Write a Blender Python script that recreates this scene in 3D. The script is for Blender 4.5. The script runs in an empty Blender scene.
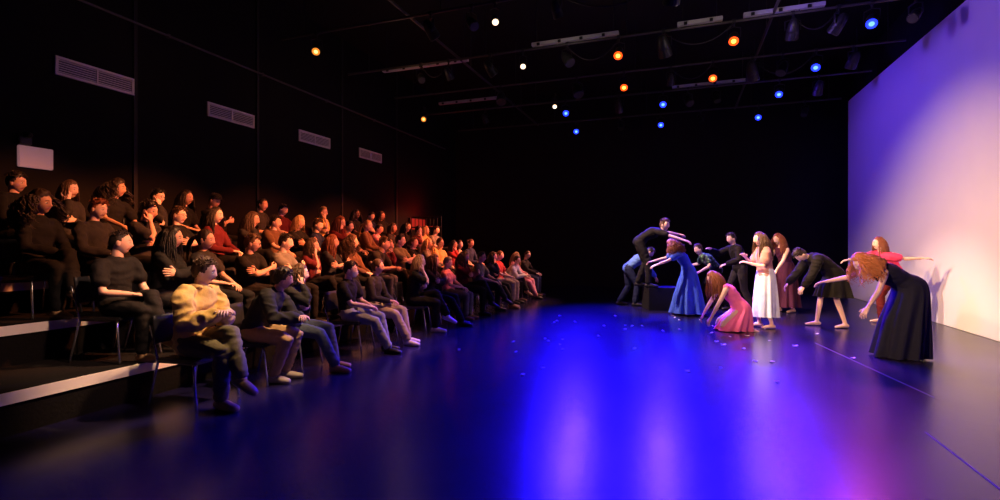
import bpy, bmesh, math, random
from mathutils import Vector as V, Matrix, noise as NZ
R = random.Random(11)
SC = bpy.context.scene
C = SC.collection
rad = math.radians
TH = rad(19.8); ct, st = math.cos(TH), math.sin(TH)
F, HZ, CH = 500.0, 245.0, 1.45

def W(px, D, z=0.0):
    X = (px-500)/F*D
    return V((X*ct-D*st, X*st+D*ct, z))
def row_y(x, px):
    k = (px-500)/F
    D = x/(k*ct-st)
    return k*D*st + D*ct
def face(a):            # 0 = towards screen right, 90 = away, 180 = left, 270 = camera
    return rad(a-90)+TH

# ------------------------------------------------------------------ materials
MC = {}
def mat(name, col, rough=.7, var=.15, scale=14, bump=.0, metal=0, spec=.4, emis=None, es=0, sheen=0):
    if name in MC: return MC[name]
    m = bpy.data.materials.new(name); m.use_nodes = True
    nt = m.node_tree; b = nt.nodes['Principled BSDF']
    tc = nt.nodes.new('ShaderNodeTexCoord')
    nz = nt.nodes.new('ShaderNodeTexNoise'); nz.inputs['Scale'].default_value = scale; nz.inputs['Detail'].default_value = 4
    nt.links.new(tc.outputs['Object'], nz.inputs['Vector'])
    mx = nt.nodes.new('ShaderNodeMix'); mx.data_type = 'RGBA'
    mx.inputs[6].default_value = (*[max(0, x*(1-var)) for x in col], 1)
    mx.inputs[7].default_value = (*[min(1, x*(1+var)) for x in col], 1)
    nt.links.new(nz.outputs['Fac'], mx.inputs[0])
    nt.links.new(mx.outputs[2], b.inputs['Base Color'])
    b.inputs['Roughness'].default_value = rough
    b.inputs['Metallic'].default_value = metal
    b.inputs['Specular IOR Level'].default_value = spec
    if sheen: b.inputs['Sheen Weight'].default_value = sheen
    if bump:
        bp = nt.nodes.new('ShaderNodeBump'); bp.inputs['Strength'].default_value = bump
        bp.inputs['Distance'].default_value = .02
        nt.links.new(nz.outputs['Fac'], bp.inputs['Height']); nt.links.new(bp.outputs['Normal'], b.inputs['Normal'])
    if emis:
        b.inputs['Emission Color'].default_value = (*emis, 1); b.inputs['Emission Strength'].default_value = es
    MC[name] = m
    return m

COL = {
 'black': (.009,.008,.008), 'charcoal': (.028,.025,.025), 'navy': (.014,.02,.06), 'maroon': (.13,.014,.018), 'mustard': (.76,.50,.16),
 'pink': (.75,.32,.36), 'red': (.5,.05,.06), 'grey': (.17,.165,.14), 'olive': (.17,.15,.085), 'yellow': (.7,.5,.16), 'brown': (.15,.08,.045),
 'teal': (.04,.16,.17), 'white': (.75,.72,.7), 'lavender': (.42,.34,.55), 'beige': (.42,.34,.27), 'denim': (.09,.11,.15), 'pale denim': (.26,.29,.34),
 'tan': (.40,.25,.12), 'green': (.1,.25,.12)}
def cloth(c): return mat('fabric_'+c.replace(' ','_'), COL[c], .85, .22, 13, .45, spec=.22)
HAIR = {'black': (.012,.01,.009), 'dark': (.025,.015,.01), 'brown': (.08,.04,.02), 'auburn': (.22,.065,.025), 'blond': (.5,.31,.13), 'grey': (.25,.22,.2), 'ginger': (.55,.20,.07)}
def hairm(c): return mat('hair_'+c, HAIR[c], .5, .35, 60, .3, spec=.4)
SKIN = [mat('skin_light', (.70,.40,.29), .5, .06, 20, spec=.35), mat('skin_fair', (.80,.54,.43), .5, .06, 20, spec=.35),
        mat('skin_tan', (.52,.29,.19), .5, .06, 20, spec=.35), mat('skin_deep', (.22,.11,.07), .5, .06, 20, spec=.35)]
EYE = mat('eye_white', (.7,.66,.62), .35, .02); IRIS = mat('iris', (.04,.025,.02), .3, .1); LIP = mat('lips', (.42,.16,.13), .45, .08)

# ------------------------------------------------------------------ mesh helpers
def tube(bm, pts, rads, ref=(1,0,0), n=10, mi=0, refs=None, capk=.55):
    pts = [V(p) for p in pts]; m = len(pts)
    rads = [(r, r) if not isinstance(r, (tuple, list)) else r for r in rads]
    ref = V(ref); fr = []
    for i in range(m):
        t = (pts[min(i+1, m-1)]-pts[max(i-1, 0)])
        if t.length < 1e-9: t = V((0,0,1))
        t.normalize()
        rf = V(refs[i]) if refs else ref
        a = rf - t*rf.dot(t)
        if a.length < .12:
            alt = V((0,1,0)) if abs(t.y) < .8 else V((0,0,1))
            a = alt - t*alt.dot(t)
        a.normalize(); ref = a
        fr.append((pts[i], t, a, t.cross(a), rads[i][0], rads[i][1]))
    full = []
    p, t, a, b, ra, rb = fr[0]; mr = min(ra, rb)
    pole0 = p - t*mr*capk*1.5
    full.append((p - t*mr*capk, a, b, ra*.72, rb*.72))
    for (p, t, a, b, ra, rb) in fr: full.append((p, a, b, ra, rb))
    p, t, a, b, ra, rb = fr[-1]; mr = min(ra, rb)
    pole1 = p + t*mr*capk*1.5
    full.append((p + t*mr*capk, a, b, ra*.72, rb*.72))
    rings = []
    for (p, a, b, ra, rb) in full:
        rings.append([bm.verts.new(p + a*ra*math.cos(2*math.pi*k/n) + b*rb*math.sin(2*math.pi*k/n)) for k in range(n)])
    fs = []
    for i in range(len(rings)-1):
        for k in range(n):
            fs.append(bm.faces.new((rings[i][k], rings[i][(k+1)%n], rings[i+1][(k+1)%n], rings[i+1][k])))
    v0 = bm.verts.new(pole0); v1 = bm.verts.new(pole1)
    for k in range(n):
        fs.append(bm.faces.new((v0, rings[0][(k+1)%n], rings[0][k])))
        fs.append(bm.faces.new((v1, rings[-1][k], rings[-1][(k+1)%n])))
    for f_ in fs: f_.material_index = mi; f_.smooth = True
def rod(bm, a, b, r, n=8, mi=0):
    """flat-ended cylinder"""
    a, b = V(a), V(b); t = (b-a).normalized()
    x = t.cross(V((0,0,1)) if abs(t.z) < .9 else V((1,0,0))).normalized(); y = t.cross(x)
    r0 = r if not isinstance(r, tuple) else r[0]; r1 = r if not isinstance(r, tuple) else r[1]
    A = [bm.verts.new(a+(x*math.cos(2*math.pi*k/n)+y*math.sin(2*math.pi*k/n))*r0) for k in range(n)]
    B = [bm.verts.new(b+(x*math.cos(2*math.pi*k/n)+y*math.sin(2*math.pi*k/n))*r1) for k in range(n)]
    for k in range(n): bm.faces.new((A[k], A[(k+1)%n], B[(k+1)%n], B[k])).material_index = mi
    bm.faces.new(A[::-1]).material_index = mi; bm.faces.new(B).material_index = mi
def box(bm, lo, hi, bev=0, mi=0):
    lo, hi = V(lo), V(hi)
    g = bmesh.ops.create_cube(bm, size=1)
    for v in g['verts']:
        v.co = V(((lo.x+hi.x)/2+v.co.x*(hi.x-lo.x), (lo.y+hi.y)/2+v.co.y*(hi.y-lo.y), (lo.z+hi.z)/2+v.co.z*(hi.z-lo.z)))
    if bev:
        es = list({e for v in g['verts'] for e in v.link_edges})
        bmesh.ops.bevel(bm, geom=es, offset=bev, segments=2, affect='EDGES')
def ell(bm, c, ax, rr, mi=0, u=10, v=7):
    a, b, d = ax
    g = bmesh.ops.create_uvsphere(bm, u_segments=u, v_segments=v, radius=1)
    for q in g['verts']:
        q.co = V(c) + a*q.co.x*rr[0] + b*q.co.y*rr[1] + d*q.co.z*rr[2]
        for f_ in q.link_faces: f_.material_index = mi; f_.smooth = True
def obj(name, bm, ms, parent=None, smooth=False):
    bmesh.ops.recalc_face_normals(bm, faces=bm.faces)
    me = bpy.data.meshes.new(name); bm.to_mesh(me); bm.free()
    if not isinstance(ms, (list, tuple)): ms = [ms]
    for m in ms: me.materials.append(m)
    if smooth:
        for p in me.polygons: p.use_smooth = True
    o = bpy.data.objects.new(name, me); C.objects.link(o)
    if parent: o.parent = parent
    return o
def tag(o, label, cat, group=None, kind=None):
    o['label'] = label; o['category'] = cat
    if group: o['group'] = group
    if kind: o['kind'] = kind
    return o
def struct(name, bm, m):
    o = obj(name, bm, m); o['kind'] = 'structure'; return o
def thing(name, label, cat, loc=(0,0,0), rz=0, group=None):
    o = bpy.data.objects.new(name, None); C.objects.link(o); o.empty_display_size = .1
    o.location = loc; o.rotation_euler = (0,0,rz)
    return tag(o, label, cat, group)
def remesh(bm, vox, it=4, fold=0.0, seed=0):
    bmesh.ops.recalc_face_normals(bm, faces=bm.faces)
    me = bpy.data.meshes.new('tmp'); bm.to_mesh(me); bm.free()
    o = bpy.data.objects.new('tmp', me); C.objects.link(o)
    r = o.modifiers.new('r', 'REMESH'); r.mode = 'VOXEL'; r.voxel_size = vox
    s_ = o.modifiers.new('s', 'SMOOTH'); s_.factor = .5; s_.iterations = it
    dg = bpy.context.evaluated_depsgraph_get()
    ev = o.evaluated_get(dg); m2 = bpy.data.meshes.new_from_object(ev)
    bpy.data.objects.remove(o); bpy.data.meshes.remove(me)
    b2 = bmesh.new(); b2.from_mesh(m2); bpy.data.meshes.remove(m2)
    for f_ in b2.faces: f_.smooth = True
    if fold:
        b2.normal_update(); off = V((seed*1.7, seed*.9, seed*2.3))
        dl = []
        for v in b2.verts:
            c_ = v.co
            q = V((c_.x*7, c_.y*7, c_.z*13)) + off
            w = NZ.noise(q + NZ.noise_vector(q*.5)*1.3)
            dl.append(v.normal*fold*(1.0-2.0*abs(w)) )
        for v, d in zip(b2.verts, dl): v.co += d
    return b2

# ------------------------------------------------------------------ people
def gs(x, w): return math.exp(-(x/w)**2)
def head_pt(sx, fy, uz):
    x, y, z = .073*sx, .093*fy, .118*uz
    if uz < 0:
        x *= 1-.34*(-uz)**1.6
        if fy < 0: y *= 1-.4*(-uz)**1.2
        else: y *= 1-.08*(-uz)
    if fy > .25:
        y += .022*gs(x,.014)*(gs(z+.030,.016)+.42*gs(z-.002,.022))
        y -= .008*gs(abs(x)-.031,.016)*gs(z-.004,.013)
        y += .004*gs(z-.028,.012)
        y += .005*gs(x,.022)*gs(z+.060,.009)
        y += .008*gs(x,.028)*gs(z+.095,.018)
    return V((x, y, z))
def surf_y(x, z): 
    return .093*math.sqrt(max(0, 1-(x/.073)**2-(z/.118)**2))
def add_head(bm, M, nu=40, nv=28):
    rows = []
    for j in range(1, nv):
        th = math.pi*j/nv
        row = []
        for i in range(nu):
            ph = 2*math.pi*i/nu
            row.append(bm.verts.new(M @ head_pt(math.sin(th)*math.cos(ph), math.sin(th)*math.sin(ph), math.cos(th))))
        rows.append(row)
    top = bm.verts.new(M @ V((0,0,.118))); bot = bm.verts.new(M @ V((0,0.01,-.118)))
    Mi = M.inverted()
    for j in range(len(rows)-1):
        for i in range(nu):
            f_ = bm.faces.new((rows[j][i], rows[j+1][i], rows[j+1][(i+1)%nu], rows[j][(i+1)%nu])); f_.smooth = True
            cc = Mi @ f_.calc_center_median()
            if cc.y > .05 and abs(cc.x) < .027 and abs(cc.z+.061) < .010: f_.material_index = 3
    for i in range(nu):
        f_ = bm.faces.new((top, rows[0][i], rows[0][(i+1)%nu])); f_.smooth = True
        f_ = bm.faces.new((bot, rows[-1][(i+1)%nu], rows[-1][i])); f_.smooth = True
    ax = (M.to_3x3() @ V((1,0,0)), M.to_3x3() @ V((0,1,0)), M.to_3x3() @ V((0,0,1)))
    for s_ in (-1, 1):
        ye = surf_y(.031, .004)
        ell(bm, M @ V((s_*.031, ye-.0115, .003)), ax, (.013,.0118,.008), 1)
        ell(bm, M @ V((s_*.031, ye-.0025, .003)), ax, (.0070,.005,.0068), 2, 8, 6)
        ell(bm, M @ V((s_*.073, -.006, -.008)), ax, (.009,.02,.031), 0)
def hand(bm, w, d, n, sg, curl=.35):
    d = d.normalized(); n = (n - d*n.dot(d))
    if n.length < .1: n = V((-sg,0,0)) - d*V((-sg,0,0)).dot(d)
    n.normalize(); lat = d.cross(n)*(1 if sg > 0 else -1)
    tube(bm, [w-d*.02, w+d*.02, w+d*.055, w+d*.085], [(.024,.018),(.033,.016),(.040,.015),(.038,.012)], ref=lat, n=10)
    for i, L in enumerate((.070,.080,.074,.058)):
        p = w + d*(.082-.004*abs(i-1)) + lat*(.029-.0195*i)
        pts = [p-d*.012, p]; a = .1
        dd = (d + lat*(.14-.095*i)).normalized()
        for k, fr in enumerate((.42,.32,.26)):
            a += curl*(.7 if k == 0 else 1.0)
            p = p + (dd*math.cos(a) + n*math.sin(a))*L*fr; pts.append(p)
        tube(bm, pts, [.0090,.0088,.0083,.0076,.0060], ref=lat, n=7)
    p = w + d*.022 + lat*.026; td = (d*.62+lat*.7+n*.25).normalized()
    tube(bm, [p-td*.015, p+td*.02, p+td*.045, p+(td*.9+d*.4).normalized()*.068], [.012,.012,.0105,.008], ref=n, n=7)
def ik(a, t, l1, l2, pole):
    d = t-a; L = d.length; mx = (l1+l2)*.995
    if L > mx: d = d*(mx/L); L = mx; 
    t = a+d; u = d.normalized()
    x = (l1*l1-l2*l2+L*L)/(2*L); h = math.sqrt(max(0, l1*l1-x*x))
    p = V(pole); p = p-u*p.dot(u)
    if p.length < 1e-3: p = V((0,1,0))-u*u.y
    return a+u*x+p.normalized()*h, t

def hair_mesh(M, kind, L=.3, seed=0, fine=1):
    rr = random.Random(seed); bm = bmesh.new(); nu, nv = 32, 22
    keys = [(0,.62),(35,.60),(58,.48),(74,.05),(88,-.05),(105,-.12),(125,-.45),(180,-.62)]
    if kind in ('long','curly','bob','pony','bun'): keys = [(0,.62),(35,.58),(58,.40),(72,-.05),(88,-.3),(105,-.5),(125,-.6),(180,-.7)]
    infl = {'crop': .05, 'short': .10, 'long': .10, 'curly': .24, 'bob': .12, 'pony': .07, 'bun': .07}[kind]
    def thr(ph):
        for (a, x), (b, y) in zip(keys, keys[1:]):
            if ph <= b: return x+(y-x)*(ph-a)/(b-a)
        return keys[-1][1]
    rows = []
    for j in range(nv+1):
        th = math.pi*j/nv; row = []
        for i in range(nu):
            p_ = 2*math.pi*i/nu
            sx, fy, uz = math.sin(th)*math.cos(p_), math.sin(th)*math.sin(p_), math.cos(th)
            ph = math.degrees(math.acos(max(-1, min(1, fy/max(1e-6, math.hypot(sx, fy)))))) if math.hypot(sx, fy) > 1e-5 else 90
            k = max(0, min(1, (uz-thr(ph)+.04+.10*math.sin(p_*5+seed)*(.5 if fy > .2 else .25))/.14))
            wob = (rr.uniform(-1,1)*(.05 if kind == 'curly' else .02)+.03*math.sin(p_*9+seed))*k
            sc = .90 + (.10+infl+wob)*k
            if kind == 'short' and uz > .5 and fy > 0: sc += .06*k
            q = head_pt(sx, fy if fy < .3 else fy, uz)
            if k > 0 and fy > .25: q.y = .093*fy
            row.append(bm.verts.new(M @ (q*sc)))
            if j in (0, nv): 
                for _ in range(nu-1): row.append(row[0])
                break
        rows.append(row)
    for j in range(nv):
        for i in range(nu):
            vs = [rows[j][i], rows[j+1][i], rows[j+1][(i+1)%nu], rows[j][(i+1)%nu]]
            u = list(dict.fromkeys(vs))
            if len(u) > 2: bm.faces.new(u).smooth = True
    M3 = M.to_3x3()
    for s_ in (-1, 1):     # eyebrows
        pts = [M @ V((s_*x, surf_y(x, z)+.0045, z)) for x, z in ((.016,.026),(.03,.029),(.045,.024))]
        tube(bm, pts, [(.0026,.0022),(.003,.0022),(.002,.0016)], n=6)
    g = V((0,0,-1))
    if kind in ('short','crop') and fine:       # tufts that break the cap outline
        for i in range(90):
            ang = rr.uniform(0, 2*math.pi); uz = rr.uniform(.45, .98); rr2 = math.sqrt(1-uz*uz)
            p = V((.073*math.cos(ang)*rr2, .093*math.sin(ang)*rr2, .118*uz))*1.10
            d = V((math.cos(ang)*.8+rr.uniform(-.5,.5), math.sin(ang)*.6+.35, .25)).normalized()
            l = .026 if kind == 'short' else .010
            tube(bm, [M @ p, M @ (p+d*l*.6+V((0,0,.004))), M @ (p+d*l)], [.006,.0055,.002], n=4)
    if kind in ('long','curly','bob'):
        nl = (240 if kind != 'curly' else 260) if fine else 60
        if kind == 'bob': L = .19
        for i in range(nl):
            ang = rad(70 + 220*(i+.5)/nl + rr.uniform(-6,6))    # around the back
            uz = rr.uniform(-.1,.8); rr2 = math.sqrt(1-uz*uz)
            d0 = V((math.sin(ang)*rr2, math.cos(ang)*rr2, uz))
            p = M @ (head_pt(d0.x, d0.y, d0.z)*1.05); out = (M3 @ V((d0.x, d0.y, 0))).normalized()
            LL = L*rr.uniform(.75,1.08); ns = 7 if kind != 'curly' else 10; pts = [p]; rd = []
            fz = rr.uniform(0,6.3); cur = p.copy(); v = (out*.4 + (M3 @ V((0,0,.05)))).normalized()
            amp = .032 if kind == 'curly' else .005
            for k in range(ns):
                v = (v*.5 + g*.55 + out*(.06 if kind != 'curly' else .6)*(1 if k < 5 else .0)).normalized()
                cur = cur + v*LL/ns
                side = out.cross(v)
                pts.append(cur + side*math.sin(fz+k*1.7)*amp + out*math.cos(fz+k*1.7)*amp*.7)
            r0 = (.0075 if kind != 'curly' else .009) if fine else .016
            tube(bm, pts, [(r0*(1-.6*(k/ns)**1.5), r0*.7*(1-.6*(k/ns)**1.5)) for k in range(ns+1)], ref=out.cross(g)+V((.01,0,0)), n=4)
    if kind == 'pony':
        p = M @ V((0,-.098,.03)); pts = [p]; v = (M3 @ V((0,-1,.2))).normalized(); cur = p.copy()
        for k in range(7):
            v = (v*.6+g*.45).normalized(); cur = cur+v*.045; pts.append(cur.copy())
        tube(bm, pts, [.018,.026,.03,.028,.024,.018,.012,.006], n=9)
    if kind == 'bun':
        ell(bm, M @ V((0,-.1,.045)), (M3@V((1,0,0)), M3@V((0,1,0)), M3@V((0,0,1))), (.042,.036,.042))
    return bm

PC = [0]
def person(label, loc, yaw, pose, look, group=None, vox=.016):
    PC[0] += 1; seed = PC[0]
    male = look.get('male', False)
    P = V(pose['P']); a0, a1 = [rad(x) for x in pose.get('lean', (0,0))]; sd = rad(pose.get('side', 0))
    def dr(a): return V((math.sin(sd), math.sin(a)*math.cos(sd), math.cos(a)*math.cos(sd)))
    am = (a0+a1)/2
    p1 = P+dr(a0)*.15; p2 = p1+dr(am)*.17; p3 = p2+dr(a1)*.13; p4 = p3+dr(a1)*.055
    rx_ = lambda d: V((math.cos(rad(d)), math.sin(rad(d)), 0))
    htw = pose.get('htwist', 0); tw = pose.get('twist', 0)
    hx, mx_, sx = rx_(htw), rx_((htw+tw)/2), rx_(tw)
    sl = (sx - dr(a1)*sx.dot(dr(a1))).normalized()
    sw = .182 if male else .160; B = look.get('bulk', .94)*(1.04 if male else 1.0)
    kind = look['top'][0]      # 'shirt' / 'dress'
    slv = look['top'][2]; bot = look.get('bottom')
    hy, hp, hr = [rad(x) for x in pose.get('head', (0,0,0))]
    hf = V((-math.sin(hy)*math.cos(hp), math.cos(hy)*math.cos(hp), -math.sin(hp)))
    hs = hf.cross(V((0,0,1))).normalized(); hu = hs.cross(hf)
    if hr:
        q = Matrix.Rotation(hr, 3, hf); hs = q @ hs; hu = q @ hu
    hc = p4 + (dr(a1)*.5+hu*.5).normalized()*.055 + hu*.085 + hf*.022
    M = Matrix(((hs.x,hf.x,hu.x,hc.x),(hs.y,hf.y,hu.y,hc.y),(hs.z,hf.z,hu.z,hc.z),(0,0,0,1)))
    arms, legs = {}, {}
    for k, s_ in (('R',1),('L',-1)):
        S = p3+sl*s_*sw-dr(a1)*.018
        ep = pose.get('e'+k, (s_*.7,-.5,-.6))
        E, T = ik(S, V(pose['h'+k]), .285, .25, ep); arms[k] = (S, E, T, s_)
        Hj = P+hx*s_*.088-V((0,0,.01))
        A = V(pose['f'+k])+V((0,0,.085))
        K, A = ik(Hj, A, .425, .425, pose.get('k'+k, (s_*.12,1,.25)))
        fy = rad(pose.get('fy'+k, -s_*8)); fd = V(pose['fd'+k]).normalized() if 'fd'+k in pose else V((-math.sin(fy), math.cos(fy), 0))
        legs[k] = (Hj, K, A, s_, fd)
    def torso(bm, e, k=1.0, lo=-.05, neck=True, topcut=False):
        L = [(P+dr(a0)*lo, .135, .10, hx), (P, .160, .118, hx), (P+dr(a0)*.07, .148, .108, hx), (p1, .130, .093, mx_), (p2-dr(am)*.05, .143, .106, mx_), (p2, .150, .112, sx), (p2+dr(a1)*.07, .152, .102, sx), (p3-dr(a1)*.012, .118, .072, sx)]
        if neck: L.append((p4-dr(a1)*.015, .062, .058, sx))
        if male: L = [(c_, a*(.97 if i < 3 else 1.1), b*1.04, x) for i, (c_, a, b, x) in enumerate(L)]
        tube(bm, [l[0] for l in L], [(l[1]*k*B+e, l[2]*k*B+e) for l in L], refs=[l[3] for l in L], n=16, capk=.3)
    def foot(bm, A, fd, e, n=10):
        rt = fd.cross(V((0,0,1)))
        if rt.length < .1: rt = V((1,0,0))
        rt.normalize(); dn = fd.cross(rt).normalized()
        if dn.dot(V((0,0,-1))) < 0 and abs(fd.z) < .95: dn = -dn
        tube(bm, [A-fd*.05+dn*.048, A+fd*.0+dn*.045, A+fd*.07+dn*.046, A+fd*.13+dn*.055, A+fd*.18+dn*.060], [(.030+e,.030+e),(.036+e,.034+e),(.040+e,.032+e),(.043+e,.024+e),(.030+e,.018+e)], ref=rt, n=n, capk=.5)
    mB = 1.06 if male else .94
    # ---- body, one continuous surface
    bm = bmesh.new()
    tk = .9; lk = .86 if ((bot and bot[2] > .3) or 'skirt' in look) else .96
    torso(bm, 0, tk)
    tube(bm, [p4-dr(a1)*.04, p4+dr(a1)*.02, hc-hu*.03-hf*.02], [.058*(.9 if not male else 1.03), .049*(.9 if not male else 1.08), .048], n=12)
    for k, (S, E, T, s_) in arms.items():
        ak = .82 if slv >= .4 else 1.0; fk = .82 if slv >= .9 else 1.0
        tube(bm, [p3+sl*s_*.07-dr(a1)*.025, S-sl*s_*.02, S*.85+E*.15, S*.5+E*.5, E, E*.72+T*.28, T*.8+E*.2, T+(T-E).normalized()*.01],
             [.048,.050*ak*mB,.048*ak*mB,.043*ak*mB,.037*fk*mB,.037*fk*mB,.028*fk*mB,.023], n=10)
    for k, (Hj, K, A, s_, fd) in legs.items():
        tube(bm, [Hj+V((0,0,.02)), Hj*.85+K*.15, Hj*.5+K*.5, Hj*.12+K*.88, K, K*.72+A*.28, K*.45+A*.55, A*.88+K*.12, A-V((0,0,.015))],
             [.086*lk*B,.086*lk*B,.074*lk*B,.058*lk,.054*lk,.054*lk,.046*lk,.034,.033], n=12)
        foot(bm, A, fd, -.006 if look.get('shoe') else 0)
    bm = remesh(bm, vox, 4)
    add_head(bm, M)
    for k, (S, E, T, s_) in arms.items():
        dv = V(pose['d'+k]) if 'd'+k in pose else (T-E)
        nv_ = V(pose.get('n'+k, (-s_*.25,0,-1)))
        hand(bm, T+(T-E).normalized()*.006, dv, nv_, s_, pose.get('curl', .35))
    body = obj('person', bm, [SKIN[look.get('skin', 0)], EYE, IRIS, LIP])
    sc_ = look.get('scale', 1.0)
    body.location = loc; body.rotation_euler = (0,0,yaw); body.scale = (sc_,)*3
    tag(body, label, 'person', group)
    # ---- hair
    if look['hair'][0] != 'bald':
        hb = hair_mesh(M, look['hair'][0], look['hair'][2] if len(look['hair']) > 2 else .3, seed, 1 if vox < .017 or loc[1] < 8 else 0)
        obj('hair', hb, hairm(look['hair'][1]), body)
    # ---- clothes
    e = look.get('loose', .013); fo_ = look.get('fold', .009)
    bm = bmesh.new(); dress = kind == 'dress'
    torso(bm, e, 1.0, look.get('hem', -.06), neck=not dress or slv > .3)
    for k, (S, E, T, s_) in arms.items():
        if slv >= .9:
            tube(bm, [p3+sl*s_*.07-dr(a1)*.025, S-sl*s_*.02, S*.85+E*.15, S*.5+E*.5, E, E*.72+T*.28, T*.8+E*.2, T*.95+E*.05],
                 [.048+e,.050*mB+e,.049*mB+e,.045*mB+e,.041*mB+e,.040*mB+e,.033*mB+e,.028*mB+e*.7], n=12)
        elif slv >= .4:
            tube(bm, [p3+sl*s_*.07-dr(a1)*.025, S-sl*s_*.02, S*.85+E*.15, S*.35+E*.65], [.048+e,.051*mB+e,.052*mB+e,.052*mB+e+.004], n=12)
        elif slv >= .1:
            tube(bm, [p3+sl*s_*.06-dr(a1)*.025, S-sl*s_*.035], [.048+e,.046+e], n=12)
    bm = remesh(bm, vox, 3, fo_, seed)
    if 'skirt' in look and dress:
        add_skirt(bm, look['skirt'], p1, P, dr(a0), hx, B, seed)
    obj('dress' if dress else look['top'][3] if len(look['top']) > 3 else 'shirt', bm, look.get('topmat') or cloth(look['top'][1]), body, smooth=True)
    if 'skirt' in look and not dress:
        bm = bmesh.new(); add_skirt(bm, look['skirt'], p1, P, dr(a0), hx, B, seed); obj('skirt', bm, cloth(look['skirt']['col']), body, smooth=True)
    if bot:
        bm = bmesh.new(); e2 = .012
        tube(bm, [P+dr(a0)*-.05, P, P+dr(a0)*.09], [(.138*B+e2,.104*B+e2),(.160*B+e2,.118*B+e2),(.145*B+e2,.105*B+e2)], refs=[hx]*3, n=16, capk=.3)
        for k, (Hj, K, A, s_, fd) in legs.items():
            tube(bm, [Hj+V((0,0,.02)), Hj*.85+K*.15, Hj*.5+K*.5, Hj*.12+K*.88, K, K*.72+A*.28, K*.45+A*.55, A*.95+K*.05],
                 [.088*B+e2,.088*B+e2,.076*B+e2,.060+e2,.057+e2,.056+e2,.052+e2,.048+e2], n=12)
        obj('trousers', remesh(bm, vox, 3, .008, seed+50), cloth(bot[1]), body)
    if look.get('shoe'):
        for k, (Hj, K, A, s_, fd) in legs.items():
            bm = bmesh.new(); foot(bm, A, fd, .009, 12)
            tube(bm, [A-V((0,0,.03)), A+V((0,0,.0))], [.048,.046], n=12, capk=.2)
            obj('shoe', bm, mat('shoe_'+look['shoe'], COL[look['shoe']], .5, .1), body, smooth=True)
    if look.get('hood'):
        bm = bmesh.new(); pts = []
        for i in range(9):
            a = rad(-50+280*i/8); pts.append(p4 - dr(a1)*.005 + sl*math.cos(a)*.088 - V((0,1,0))*(math.sin(a)*.08-.01))
        tube(bm, pts, [(.018,.016)]+[(.03,.026)]*7+[(.018,.016)], n=10); 
        tube(bm, [p4-V((0,.085,-.0)), p4-V((0,.115,.04)), p4-V((0,.11,.11))], [(.08,.026),(.09,.034),(.05,.022)], n=12)
        obj('hood', bm, cloth(look['top'][1]), body, smooth=True)
    if look.get('glasses'):
        bm = bmesh.new()
        for s_ in (-1, 1):
            yl = surf_y(.031, 0)+.014
            ring = [M @ V((s_*.033+.022*math.cos(2*math.pi*i/12), yl, .001+.018*math.sin(2*math.pi*i/12))) for i in range(13)]
            tube(bm, ring, [.0022]*13, n=5)
            tube(bm, [M @ V((s_*.055, yl, .006)), M @ V((s_*.076, .05, .008)), M @ V((s_*.079, -.01, .008))], [.0022]*3, n=5)
        tube(bm, [M @ V((-.011, yl, .004)), M @ V((0, yl+.004, .007)), M @ V((.011, yl, .004))], [.0022]*3, n=5)
        obj('glasses', bm, mat('black_frame', (.015,.015,.015), .3, .1), body)
    if look.get('mask'):
        bm = bmesh.new()
        nu, nv = 14, 8; rows = []
        for j in range(nv+1):
            z = -.015-.085*j/nv; row = []
            for i in range(nu+1):
                x = .066*(-1+2*i/nu)*(1-.35*(j/nv)**2)
                y = surf_y(min(abs(x),.066), z*.85)+.010+.016*gs(x,.03)*(1-.6*abs(j/nv-.35))
                row.append(bm.verts.new(M @ V((x, y, z))))
            rows.append(row)
        for j in range(nv):
            for i in range(nu): bm.faces.new((rows[j][i], rows[j][i+1], rows[j+1][i+1], rows[j+1][i]))
        obj('face_mask', bm, cloth('white'), body, smooth=True)
    if look.get('cap'):
        bm = bmesh.new(); nu, nv = 20, 7; rows = []
        for j in range(nv+1):
            th = rad(4+74*j/nv)
            rows.append([bm.verts.new(M @ V((.088*math.sin(th)*math.cos(2*math.pi*i/nu), .108*math.sin(th)*math.sin(2*math.pi*i/nu), .03+.108*math.cos(th)))) for i in range(nu)])
        for j in range(nv):
            for i in range(nu): bm.faces.new((rows[j][i], rows[j+1][i], rows[j+1][(i+1)%nu], rows[j][(i+1)%nu]))
        bm.faces.new(rows[0])
        tube(bm, [M @ V((0,.07,.052)), M @ V((0,.12,.05)), M @ V((0,.165,.042))], [(.078,.005),(.07,.005),(.04,.004)], ref=hs, n=14)
        obj('cap', bm, cloth('black'), body, smooth=True)
    return body

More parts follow.
